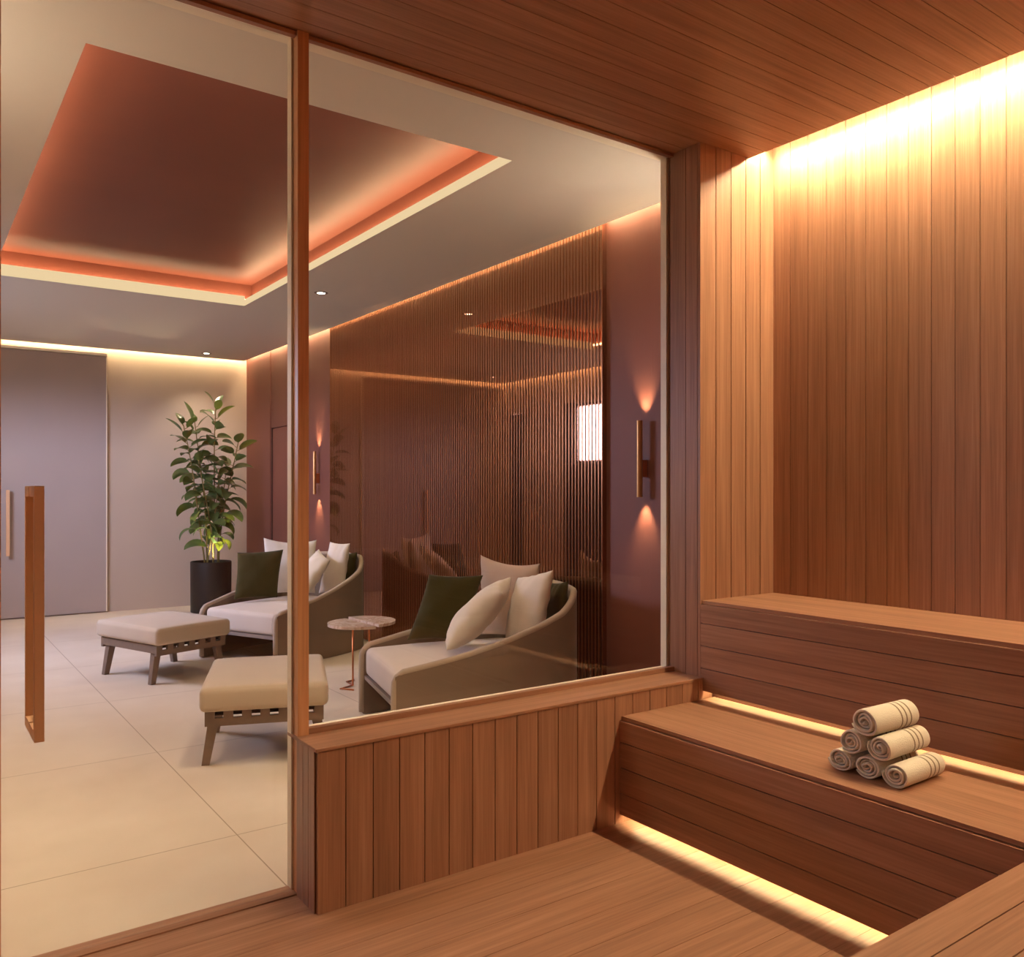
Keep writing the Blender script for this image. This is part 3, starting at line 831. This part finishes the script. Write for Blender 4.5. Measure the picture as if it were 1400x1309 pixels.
def leaf(base, az, el, L_, w, droop, fold):
    d = Vector((math.cos(az)*math.cos(el), math.sin(az)*math.cos(el), math.sin(el)))
    side0 = Vector((-math.sin(az), math.cos(az), 0)); n = 8; roll = random.uniform(-.75, .75)
    p = Vector(base); rows = []
    e = el
    for i in range(n+1):
        t = i/n
        wd = w*math.sin(math.pi*min(1, (t*.93+.04))**.85)**.8 if 0 < t < 1 else .001
        if t == 0: wd = .004
        dd = Vector((math.cos(az)*math.cos(e), math.sin(az)*math.cos(e), math.sin(e)))
        up0 = dd.cross(side0).normalized()
        side = side0*math.cos(roll)+up0*math.sin(roll); up = up0*math.cos(roll)-side0*math.sin(roll)
        rows.append((p.copy(), wd, up, side))
        p = p + dd*(L_/n); e -= droop/n
    vs = []
    for q, wd, up, side in rows:
        vs.append([lb.verts.new(q+side*wd*.5*k*math.cos(fold)+up*abs(k)*wd*.5*math.sin(fold)) for k in (-1, -.5, 0, .5, 1)])
    for a, b in zip(vs, vs[1:]):
        for k in range(4): lb.faces.new((a[k], a[k+1], b[k+1], b[k]))
stems = [  # foot, top (local), leaves
    ((.02, .02), (.065, .02, 1.67), 30), ((-.06, -.03), (-.30, -.06, 1.42), 28), ((-.02, .05), (-.14, .06, 1.50), 26),
    ((.07, -.02), (.25, -.05, 1.25), 24), ((.0, -.07), (-.16, -.16, 1.10), 18), ((.08, .04), (.18, .10, 1.0), 13), ((-.04, -.05), (.05, -.14, .92), 12)]
sb = bmesh.new()
for (fx, fy), (tx, ty, tz), nl in stems:
    z0 = .47; pts = []
    for i in range(13):
        t = i/12
        pts.append(Vector((fx+(tx-fx)*t**1.25+.012*math.sin(5*t+fx*40), fy+(ty-fy)*t**1.2+.012*math.cos(4*t+fy*60), z0+(tz+.5-z0)*t)))
    tube(sb, pts, [.0085-.004*i/12 for i in range(13)], 7)
    ga = random.uniform(0, 6.28)
    for k in range(nl):
        t = .2 + .79*(k/(nl-1))**.85
        f = t*12; i = min(11, int(f)); b = pts[i].lerp(pts[i+1], f-i)
        ga += 2.4 + random.uniform(-.35, .35)
        young = max(0, (t-.75)/.25)
        el = random.uniform(.05, .55)*(1-young) + young*random.uniform(.75, 1.25)
        dr = random.uniform(.7, 1.7)*(1-.6*young)
        if t < .45: el = random.uniform(.1, .5); dr = random.uniform(1.3, 2.2)
        Lf = random.uniform(.175, .245)*(1-.15*young)
        if b.y+math.sin(ga)*Lf > .50: ga += math.pi
        if b.x+math.cos(ga)*Lf > .50: ga += math.pi
        st0 = b + Vector((math.cos(ga)*.03, math.sin(ga)*.03, .014))
        tube(sb, [b, st0], .003, 5)
        leaf(st0, ga, el, Lf, Lf*random.uniform(.46, .58), dr, random.uniform(.12, .4))
obj('stems', sb, stem_m, pl, smooth=True)
obj('foliage', lb, leaf_m, pl, smooth=True)
bm = bmesh.new(); cyl(bm, (.02, -.14), .022, .478, .50, 20); obj('uplight', bm, plain('uplight_body', '#2a2624', .5), pl)
l = bpy.data.lights.new('uplight_beam', 'SPOT'); l.energy = 32; l.color = (1, .80, .45); l.spot_size = R(100); l.spot_blend = .8; l.shadow_soft_size = .02
o = bpy.data.objects.new('uplight_beam', l); COL.objects.link(o); o.parent = pl; o.location = (.02, -.14, .506); o.rotation_euler = (math.pi, 0, 0)

# ------------------------------------------------------------------ sauna fill: two unseen wooden-rimmed lamps added to brighten the room
def sauna_fill_lamp(x, y, label, e):
    t = thing('added_fill_lamp', label, 'ceiling light', (x, y, CZ), 0)
    bm = bmesh.new(); cyl(bm, (0, 0), .09, -.02, -.001, 32); obj('rim', bm, w_post, t)
    l = bpy.data.lights.new('fill_light', 'AREA'); l.shape = 'DISK'; l.size = .15; l.energy = e; l.color = (1, .80, .62)
    o = bpy.data.objects.new('fill_light', l); COL.objects.link(o); o.parent = t; o.location = (0, 0, -.022)
sauna_fill_lamp(-.6, 1.5, 'added unseen round fill lamp in the sauna ceiling left of the glass door', 4.5)
sauna_fill_lamp(-.5, -.4, 'added unseen round fill lamp in the sauna ceiling behind the viewpoint', 6)

# ------------------------------------------------------------------ daylight
wd = bpy.data.worlds.new('sky'); SC.world = wd; wd.use_nodes = True
_N, _L = wd.node_tree.nodes, wd.node_tree.links
_tc = _N.new('ShaderNodeTexCoord'); _sp = _N.new('ShaderNodeSeparateXYZ'); _cr = _N.new('ShaderNodeValToRGB')
_mr = _N.new('ShaderNodeMapRange'); _mr.inputs['From Min'].default_value = -1
_L.new(_tc.outputs['Generated'], _sp.inputs[0]); _L.new(_sp.outputs[2], _mr.inputs['Value']); _L.new(_mr.outputs[0], _cr.inputs['Fac'])
_cr.color_ramp.elements[0].position = .46; _cr.color_ramp.elements[0].color = (.05, .05, .06, 1)
_cr.color_ramp.elements[1].position = .52; _cr.color_ramp.elements[1].color = (.76, .75, 1, 1)
_L.new(_cr.outputs['Color'], _N['Background'].inputs[0])
wd.node_tree.nodes['Background'].inputs[1].default_value = 40
l = bpy.data.lights.new('window_portal', 'AREA'); l.shape = 'RECTANGLE'; l.size = wz1-wz0; l.size_y = wy1-wy0
l.cycles.is_portal = True
o = bpy.data.objects.new('window_portal', l); COL.objects.link(o); o.location = (LX0-.06, (wy0+wy1)/2, (wz0+wz1)/2); o.rotation_euler = (0, R(-90), 0)

# ------------------------------------------------------------------ output settings
vs = SC.view_settings
SC.display_settings.display_device = 'sRGB'
vs.view_transform = 'Standard'; vs.look = 'None'; vs.gamma = 1; vs.use_curve_mapping = False; vs.exposure = 0
SC.cycles.max_bounces = 10; SC.cycles.diffuse_bounces = 5; SC.cycles.glossy_bounces = 5; SC.cycles.transparent_max_bounces = 16
SC.cycles.caustics_reflective = False; SC.cycles.caustics_refractive = False
SC.cycles.sample_clamp_indirect = 6
SC.cycles.use_denoising = True
